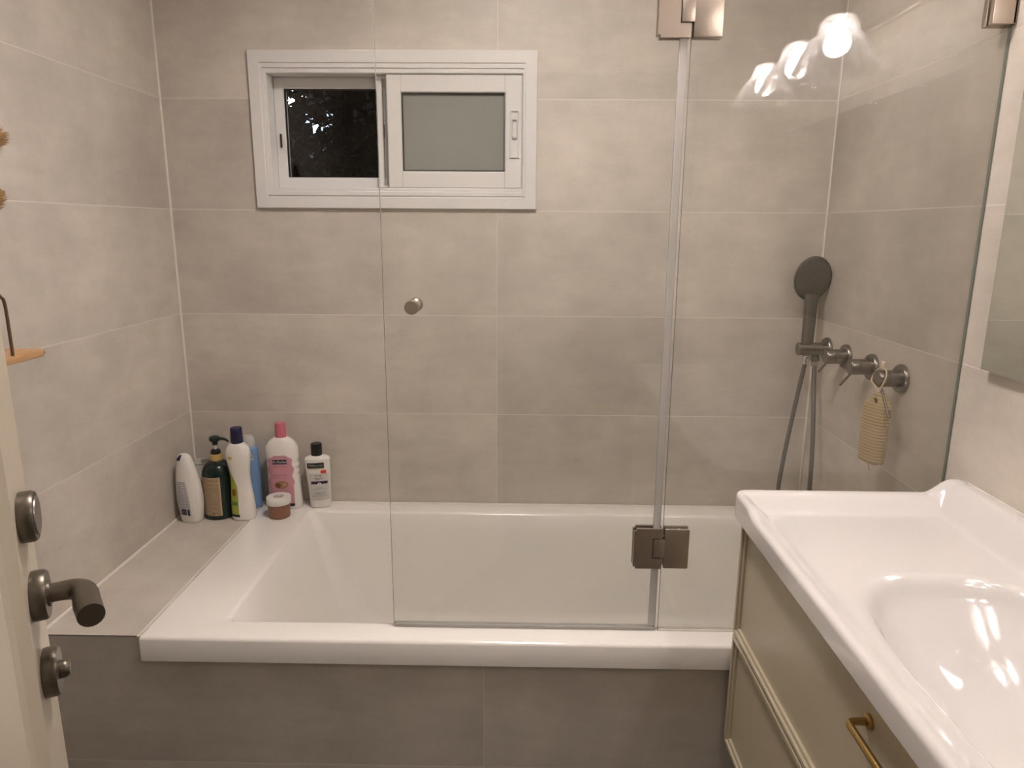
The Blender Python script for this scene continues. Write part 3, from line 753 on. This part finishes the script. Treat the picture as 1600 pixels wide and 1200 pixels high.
# 3 tall white bottle with a navy cap and green label
t = thing('conditioner_bottle', 'tall white waisted bottle with navy cap and green label on its left', 'bottle', (.1945, -.128, LZ), math.radians(2), 'toiletries on the bath ledge')
B = Body([(0, .029, .020, .002, 2.3), (.004, .0335, .0245, .002, 2.3), (.02, .0345, .0255, .002, 2.3), (.06, .0325, .024, .001, 2.3), (.10, .0290, .0215, .000, 2.3), (.13, .0275, .0205, -.001, 2.3), (.16, .0300, .0225, -.002, 2.3), (.19, .0345, .0245, -.003, 2.3), (.205, .0350, .0245, -.003, 2.3), (.220, .0310, .0225, -.003, 2.2), (.230, .0235, .0190, -.003, 2.1), (.235, .0165, .0155, -.003, 2)])
B.shell().build('bottle_body', WPL2, t, True)
LIME = mat('lime_label', (.36, .40, .05), .4)
ed = lambda v, a, b: (B.at(.012 + .165 * v)[3] - B.at(.012 + .165 * v)[1] * .98, b - .016 * max(0, v - .55) / .45 * 1.2 + .003 * math.sin(v * 5))
lb = B.patch('label', -.034, .0, .020, .178, LIME, t, .0004, 12, 24, lambda v, a, b: (B.at(.020 + .158 * v)[3] - B.at(.020 + .158 * v)[1] * .97, -.004 - .026 * sm(.45, 1.02, v)))
B.patch('label_band', -.033, -.002, .013, .021, NAVY, t, .0005, 10, 3)
B.patch('fruit_print', -.022, -.009, .075, .100, mat('fruit_brown', (.20, .09, .02), .5), t, .0009, 6, 6, lambda v, a, b: ((a + b) / 2 - .0065 * math.sqrt(max(0, 1 - (2 * v - 1) ** 2)), (a + b) / 2 + .0065 * math.sqrt(max(0, 1 - (2 * v - 1) ** 2))))
B.patch('leaf_print', -.024, -.006, .048, .060, mat('leaf_green', (.12, .22, .04), .5), t, .0009, 6, 6)
B.patch('yellow_mark', -.024, -.013, .190, .1975, mat('yellow_mark', (.60, .46, .04), .5), t, .0006, 5, 4)
for zz in (.118, .138, .158): B.patch('grip_ridge', .012, .026, zz, zz + .006, WPL2, t, .0016, 6, 4)
MB().lathe([(.0, .234), (.0168, .234), (.0172, .236), (.0165, .277), (.0150, .2795), (.0, .280)], origin=(-.003, 0, 0), n=28).build('cap', NAVY, t, True, 40)

# 4 light blue bottle behind it
t = thing('blue_bottle', 'light blue bottle with clear cap half hidden behind the tall white one', 'bottle', (.189, -.040, LZ), 0, 'toiletries on the bath ledge')
B = Body([(0, .022, .019, 0, 2.2), (.004, .0265, .0225, 0, 2.2), (.03, .0285, .024, 0, 2.2), (.09, .0285, .024, 0, 2.2), (.15, .0272, .0225, 0, 2.2), (.186, .0255, .0215, 0, 2.2), (.194, .022, .019, 0, 2.1), (.198, .015, .015, 0, 2)])
B.shell().build('bottle_body', mat('light_blue_plastic', (.20, .34, .58), .3), t, True)
B.text('silk', .013, .010, .172, mat('yellow_ink', (.62, .60, .12), .5), t)
B.text('soft', .012, .010, .160, WINK, t)
MB().lathe([(.0, .196), (.0185, .197), (.019, .202), (.0175, .220), (.013, .228), (.0, .229)], n=26).build('cap', mat('milky_cap', (.56, .55, .53), .3), t, True, 40)

# 5 big white bottle with the pink label
t = thing('body_wash_bottle', 'large white bottle with pink cap and pink baby-wash label', 'bottle', (.291, -.0435, LZ), math.radians(7), 'toiletries on the bath ledge')
B = Body([(0, .044, .022, .003, 2.6), (.004, .0485, .0265, .003, 2.6), (.02, .0490, .0285, .003, 2.6), (.06, .0480, .0285, .002, 2.6), (.100, .0470, .028, .001, 2.6), (.110, .0458, .028, .0005, 2.6), (.120, .0475, .028, .001, 2.6), (.130, .0458, .028, .0005, 2.6), (.140, .0478, .028, .001, 2.6), (.150, .0462, .028, 0, 2.6), (.163, .0485, .028, 0, 2.6), (.185, .0488, .0275, -.001, 2.5), (.200, .0455, .026, -.001, 2.4), (.215, .036, .0225, -.001, 2.2), (.224, .024, .019, -.001, 2.1), (.2275, .0155, .0155, -.001, 2)])
B.shell(56).build('bottle_body', WPL2, t, True)
PINK = mat('pink_label', (.60, .29, .335), .4)
def wavy(v, a, b):
    w = .003 * math.cos(v * 4.2 * 2 * PI) * sm(.36, .46, v)
    k = 1 - .55 * sm(.86, 1.0, v) ** 2.2
    m_ = (a + b) / 2; hw = (b - a) / 2
    return m_ - (hw + w) * k, m_ + (hw + w) * k
lb = B.patch('label', -.039, .033, .014, .176, PINK, t, .0004, 20, 40, wavy)
B.patch('logo_panel', -.0255, .0165, .149, .163, NAVY, lb, .0009, 12, 4)
B.text('Dr.Fischer', .0098, -.0045, .156, WINK, lb, .0014, shear=.25)
PINKD = mat('dark_pink_ink', (.40, .10, .15), .5)
B.text('Smart Mom', .0078, -.0045, .1415, PINKD, lb, .0009)
B.text('SENSITIVE', .0088, -.0045, .1135, PINKD, lb, .0009, stretch=1.05)
B.text('baby body wash', .0052, -.0045, .1055, PINKD, lb, .0009)
ov = lambda hw: (lambda v, a, b: ((a + b) / 2 - hw * math.sqrt(max(0, 1 - (2 * v - 1) ** 2)), (a + b) / 2 + hw * math.sqrt(max(0, 1 - (2 * v - 1) ** 2))))
B.patch('photo_oval', -.0245, .0195, .071, .097, mat('photo_tan', (.36, .20, .10), .5), lb, .0009, 14, 12, ov(.0205))
B.patch('photo_shade', -.020, -.004, .074, .090, mat('photo_brown', (.15, .065, .025), .5), lb, .0012, 8, 8, ov(.008))
B.patch('photo_highlight', .002, .012, .079, .090, mat('photo_light', (.50, .30, .17), .5), lb, .0012, 8, 8, ov(.006))
B.text('hypoallergenic', .0056, -.0045, .0605, PINKD, lb, .0009)
B.patch('label_bar', -.026, .016, .046, .0525, mat('maroon_ink', (.16, .015, .04), .5), lb, .0009, 10, 2)
B.patch('label_corner', .018, .033, .014, .023, NAVY, lb, .0009, 6, 3)
MB().lathe([(.0, .2270), (.0158, .2270), (.0160, .229), (.0157, .268), (.0148, .2705), (.0, .271)], origin=(-.001, 0, 0), n=28).build('cap', mat('pink_cap', (.58, .155, .20), .35), t, True, 40)

# 6 white hair bottle with black cap
t = thing('hair_cream_bottle', 'white tapering bottle with black cap and red sticker on the tub rim', 'bottle', (.3935, -.034, RIM + .0005), math.radians(14), 'toiletries on the bath ledge')
B = Body([(0, .026, .014, .004, 2.8), (.003, .0305, .0185, .004, 2.8), (.015, .0315, .0195, .004, 2.8), (.06, .0335, .0205, .003, 2.8), (.11, .0362, .0215, .0015, 2.8), (.145, .0375, .0215, .0, 2.8), (.155, .0372, .0210, 0, 2.7), (.159, .034, .020, -.0005, 2.5), (.164, .024, .0175, -.001, 2.2), (.1665, .016, .0155, -.001, 2)])
B.shell(48).build('bottle_body', WPL, t, True)
lb = B.patch('label', -.0265, .0315, .026, .112, print_mat('label_print_c', (.62, .60, .56), (.60, .58, .54), 5, 3, .1, .1), t, .0004, edge=lambda v, a, b: (a + .0045 * (1 - v), b))
B.patch('brand_band', -.030, .019, .1305, .1465, BLACK, t, .0005, 12, 4)
B.patch('gold_band', -.029, .0195, .1270, .1310, mat('gold_ink', (.35, .28, .12), .4), t, .0005, 12, 2)
B.text('TRESemm\u00e9', .0092, -.0055, .1385, mat('silver_ink', (.42, .41, .40), .5), t, .0010)
B.patch('price_sticker', .0085, .0250, .1125, .1225, mat('red_sticker', (.75, .06, .025), .45), t, .0008, 6, 4)
B.text('\u05d0\u05e8\u05d2\u05d9', .0115, .001, .1050, BINK, t, .0010)
B.text('\u05e8\u05e4\u05d5\u05d0\u05d9', .0115, .001, .0955, BINK, t, .0010)
B.patch('purple_band', -.0205, .0270, .0790, .0880, mat('purple_ink', (.045, .012, .05), .5), t, .0008, 10, 3)
B.patch('emblem', -.002, .009, .0745, .0845, WINK, t, .0012, 8, 8, ov(.0052))
B.text('8', .008, .0035, .0795, BINK, t, .0016)
for s_, z_, q in (('pro style', .0048, .0670), ('smooth control care', .0048, .0625), ('Keratin smooth', .0054, .0515), ('conditioner', .0058, .0470), ('for smooth manageable hair', .0042, .0425), ('with keratin and marula oil', .0042, .0385), ('400 ml', .0052, .0300)):
    B.text(s_, z_, .0035, q, BINK if q in (.0515, .0470) else INK, t, .0009)
MB().lathe([(.0, .166), (.0162, .166), (.0168, .168), (.0168, .199), (.0155, .2025), (.0, .2035)], origin=(-.001, 0, 0), n=30).build('cap', BLACK, t, True, 40)

# 7 small brown jar
t = thing('cream_jar', 'small brown jar with a white lid in front of the pink bottle', 'jar', (.2965, -.115, RIM + .0004), 0, 'toiletries on the bath ledge')
MB().lathe([(.0, 0), (.028, 0), (.0305, .002), (.0325, .040), (.0325, .043), (.0, .043)], n=40).build('jar_body', mat('brown_plastic', (.27, .125, .075), .4), t, True, 40)
MB().lathe([(.0, .043), (.0345, .043), (.0355, .045), (.0355, .060), (.0342, .0625), (.0, .063)], n=40).build('lid', WPL, t, True, 40)
MB().lathe([(.010, .0631), (.011, .0634), (.014, .0634), (.015, .0631)], n=28, cap0=False, cap1=False).build('lid_print', mat('faint_ink', (.45, .38, .36), .5), t)
MB().box((-.008, -.004, .0631), (.010, .001, .0636)).build('lid_logo', mat('faint_ink2', (.22, .18, .17), .5), t)

# 8 white tube almost hidden in the corner
t = thing('cream_tube', 'white tube standing in the corner behind the green pump bottle', 'tube', (.0545, -.066, LZ), math.radians(5), 'toiletries on the bath ledge')
B = Body([(0, .014, .014, 0, 2), (.003, .016, .016, 0, 2), (.028, .0165, .0165, 0, 2), (.032, .021, .019, 0, 2), (.07, .0215, .014, 0, 2), (.12, .022, .007, 0, 2.2), (.150, .0225, .0022, 0, 2.6), (.163, .0225, .0016, 0, 2.6)])
B.shell().build('tube_body', WPL, t, True)
B.text('2K', .012, .003, .1545, INK, t)
B.patch('tube_crimp_line', -.020, .020, .1435, .1452, INK, t, .0006)

# ------------------------------------------------------------------ open door on the left
aD = math.radians(28.0)
free = Vector((.5605, -1.4555))
ex = Vector((-math.sin(aD), math.cos(aD)))            # from hinge to free edge
DW, DT = .80, .040
hinge_pt = free - ex * DW
door = thing('door_1', 'open cream bathroom door with dark bronze lever handle', 'door', (hinge_pt.x, hinge_pt.y, FLR + .008), math.atan2(ex.y, ex.x), kind='structure')
# local frame: +x runs from hinge to free edge, -y is the face we see
DH = 1.985
def drect(i, y, j0=0): return [(i, y, i), (DW - i, y, i), (DW - i, y, DH - i), (i, y, DH - i)]
leaf = MB()
def prect(x0, x1, z0, z1, y): return [(x0, y, z0), (x1, y, z0), (x1, y, z1), (x0, y, z1)]
leaf.box((0, 0, 0), (DW, DT, DH), .003)
leaf.build('leaf', DOORP, door)
def panel_mould(z0, z1):
    x0, x1 = .12, DW - .12
    k = MB().loft([prect(x0, x1, z0, z1, .0005), prect(x0 + .004, x1 - .004, z0 + .004, z1 - .004, -.008), prect(x0 + .014, x1 - .014, z0 + .014, z1 - .014, -.010), prect(x0 + .026, x1 - .026, z0 + .026, z1 - .026, -.003), prect(x0 + .034, x1 - .034, z0 + .034, z1 - .034, .0002)], False, False)
    k.build('panel_moulding', DOORP, door)
panel_mould(.16, 1.86)
hx = DW - .046
for zc, kind in ((.306, 'plain'), (.231, 'lever'), (.154, 'turn')):
    zz = zc - FLR - .008
    ro = MB().lathe([(.0, 0), (.0222, 0), (.0225, -.002), (.0225, -.009), (.021, -.0115), (.0, -.0118)], axis='Y', origin=(hx, -.0003, zz), n=32).build('rosette', BRONZE, door, True, 35)
    if kind == 'plain': MB().lathe([(.0, 0), (.017, 0), (.0165, -.001), (.0, -.0012)], axis='Y', origin=(hx, -.0121, zz), n=28).build('rosette_cover', mat('bronze_cover', (.34, .31, .28), .3, .8), ro, True)
    if kind == 'turn':
        MB().lathe([(.0, 0), (.008, 0), (.0085, -.003), (.0075, -.006), (.006, -.008), (.0, -.0085)], axis='Y', origin=(hx, -.0119, zz), n=22).build('thumb_turn', BRONZE, ro, True)
    if kind == 'lever':
        MB().lathe([(.0, 0), (.0115, 0), (.011, -.002), (.0, -.002)], axis='Y', origin=(hx, -.0119, zz), n=22).build('neck_ring', BRONZE, ro, True)
        path = [(hx, -.010, zz), (hx, -.020, zz)] + arc((hx, -.024, zz), (hx, -.0385, zz), (hx - .016, -.0415, zz), 8) + [(hx - .035, -.044, zz - .001), (hx - .055, -.048, zz - .002)]
        MB().tube(path, [.0085, .0085] + [.0088 + .0020 * i / 8 for i in range(9)] + [.0112, .0108], 18).build('lever', BRONZE, ro, True, 50)

# ------------------------------------------------------------------ wooden shelf and dried grass on the left wall
shf = thing('wall_shelf', 'small oak wall shelf with a thin dark upright on the left wall', 'shelf', (0, -.98, .307))
MB().box((.0012, -.33, 0), (.098, .236, .0155), .004).build('board', OAK, shf, True, 30)
MB().lathe([(.0, 0), (.006, 0), (.006, .0012), (.0, .0015)], axis='Y', origin=(.091, .2358, .0078), n=16).build('dowel_end', DOWEL, shf, True)
MB().tube(crom([(.094, .156, .0145), (.094, .156, .06), (.094, .155, .108), (.094, .147, .122), (.094, .120, .125), (.094, -.10, .125), (.094, -.28, .125), (.094, -.30, .110), (.094, -.305, .0145)], 6), .0028, 10).build('rail', mat('brown_rail', (.13, .075, .035), .4), shf, True)
vs = thing('vase', 'small cream stoneware vase on the oak wall shelf', 'vase', (.050, -.90, .3230))
MB().lathe([(.0, 0), (.022, 0), (.024, .003), (.034, .03), (.036, .06), (.030, .095), (.018, .12), (.015, .135), (.0185, .150), (.0165, .150), (.013, .135), (.0, .10)], n=36).build('vase_body', mat('stoneware', (.60, .54, .46), .6, bump=.2, bscale=200), vs, True)
PAM = mat('dried_grass', (.40, .25, .10), .9)
def plume(label, base, tip, bend, length, nb, rr):
    t = thing('pampas_stem', label, 'dried grass', base, group='dried grass in the vase')
    b0 = Vector(base); top = Vector(tip) - b0
    path = arc((0, 0, 0), Vector(bend), top, 14)
    MB().tube(path, .0012, 6).build('stalk', PAM, t, True)
    bm = bmesh.new()
    rnd = random.Random(nb)
    n0 = len(path)
    for k in range(nb):
        f = 1 - length + length * rnd.random()
        q = f * (n0 - 1); i = min(int(q), n0 - 2); c = path[i].lerp(path[i + 1], q - i)
        ax = (path[i + 1] - path[i]).normalized()
        a = rnd.random() * 2 * PI
        s0 = ax.orthogonal().normalized(); s1 = ax.cross(s0)
        o = (s0 * math.cos(a) + s1 * math.sin(a)); ln = rr * (.5 + rnd.random()) * (1 - .6 * abs(2 * (f - 1 + length / 2) / length) ** 2)
        e = c + o * ln + ax * ln * 1.3; w = (o.cross(ax)) * .0011
        vv = [bm.verts.new(p) for p in (c - w * .5, c + w * .5, c.lerp(e, .6) + w, e, c.lerp(e, .6) - w)]
        bm.faces.new(vv)
    me = bpy.data.meshes.new('plume'); bm.to_mesh(me); bm.free()
    tag(link('plume', me, PAM, t), kind='stuff')
plume('tallest dried grass plume leaning toward the back wall', (.050, -.895, .44), (.058, -.730, .712), (.02, .02, .20), .42, 900, .020)
plume('short dried grass plume leaning below the tallest one', (.052, -.898, .44), (.060, -.748, .607), (.02, .05, .10), .35, 500, .012)
plume('upright dried grass plume at the centre of the vase', (.047, -.902, .44), (.040, -.93, .80), (.0, -.01, .18), .42, 900, .020)

# ------------------------------------------------------------------ the garden outside the window at night
LEAFM = mat('dark_leaf', (.007, .012, .005), .7, spec=.2)
BARK = mat('dark_bark', (.010, .008, .006), .9, bump=.5, bscale=40)
rnd = random.Random(3)
def tree(label, base, limbs, nleaf, spread_, leaf):
    t = thing('garden_tree', label, 'tree', base, group='trees outside the window')
    m = MB(); tips = []
    for pts, r in limbs:
        P = crom(pts, 5); m.tube(P, [r * (1 - .75 * i / (len(P) - 1)) for i in range(len(P))], 8); tips += P[4:]
    m.build('branches', BARK, t, True)
    bm = bmesh.new()
    for k in range(nleaf):
        c = Vector(rnd.choice(tips)) + Vector([rnd.gauss(0, spread_) for _ in range(3)])
        d = Vector([rnd.gauss(0, 1) for _ in range(3)]).normalized(); s0 = d.orthogonal().normalized()
        L = leaf * (.6 + rnd.random() * .8); w = s0 * L * .22; nn = d.cross(s0) * L * .08
        vv = [bm.verts.new(c + p) for p in (-d * L * .5, w + nn, d * L * .5, -w + nn)]
        bm.faces.new((vv[0], vv[1], vv[2])); bm.faces.new((vv[0], vv[2], vv[3]))
    me = bpy.data.meshes.new('foliage'); bm.to_mesh(me); bm.free()
    tag(link('foliage', me, LEAFM, t), kind='stuff')
tree('dark leafy tree filling the left half of the window at night', (-.10, 1.9, FLR), [([(0, 0, 0), (.0, .02, .7), (.05, 0, 1.3), (.12, .02, 2.1), (.1, 0, 2.9)], .07), ([(.02, 0, 1.2), (-.15, .1, 1.6), (-.35, .1, 2.1)], .03), ([(.05, 0, 1.3), (.3, 0, 1.75), (.42, .05, 2.3)], .03)], 2300, .20, .09)
tree('dark leafy tree behind the middle of the window at night', (-.45, 4.0, FLR), [([(0, 0, 0), (.03, 0, .8), (-.05, .05, 1.5), (.02, 0, 2.2), (.05, 0, 3.0)], .08), ([(0, 0, 1.3), (.25, .1, 1.8), (.5, .1, 2.4)], .035), ([(0, 0, 1.3), (-.3, .05, 1.8), (-.45, .1, 2.5)], .035)], 900, .24, .11)
nb = thing('neighbour_house', 'unlit house wall beyond the trees with one bluish lit window', 'house', (.0, 6.2, FLR))
MB().box((-5, 0, 0), (5.5, .3, 6.5)).build('house_wall', mat('night_wall', (.05, .05, .055), .9), nb)
LITW = mat('lit_window', (1, 1, 1), .5, emit=(.55, .75, 1.0), estr=2.2)
wn = MB().box((-1.46, -.05, 2.16), (-.98, -.005, 2.66), .005).build('window', mat('night_frame', (.3, .3, .3), .6), nb)
for x0, x1, z0, z1 in ((-1.43, -1.24, 2.20, 2.38), (-1.20, -1.01, 2.20, 2.38), (-1.43, -1.24, 2.42, 2.62), (-1.20, -1.01, 2.42, 2.62)):
    MB().box((x0, -.06, z0), (x1, -.051, z1)).build('lit_pane', LITW, wn)
gl = thing('garden_lamp', 'cool white lamp shining through the leaves at the window corner', 'outdoor lamp', (-1.36, 5.6, FLR))
MB().tube([(0, 0, 0), (0, 0, 2.62)], .03, 10).build('pole', BARK, gl, True)
MB().lathe([(.0, 2.60), (.06, 2.62), (.11, 2.71), (.09, 2.80), (.0, 2.84)], n=20).build('lamp_globe', mat('lit_globe', (1, 1, 1), .5, emit=(.85, .9, 1.0), estr=8), gl, True)
g0 = tag(plate('floor_garden', 'Z+', FLR - .02, (-6, 6.5), (.2, 7), .1, BARK, None), 'dark garden ground outside the window', 'ground', kind='structure')

# ------------------------------------------------------------------ lift everything so that the floor is z = 0
for o in list(S.objects):
    if o.parent is None: o.location.z += LIFT
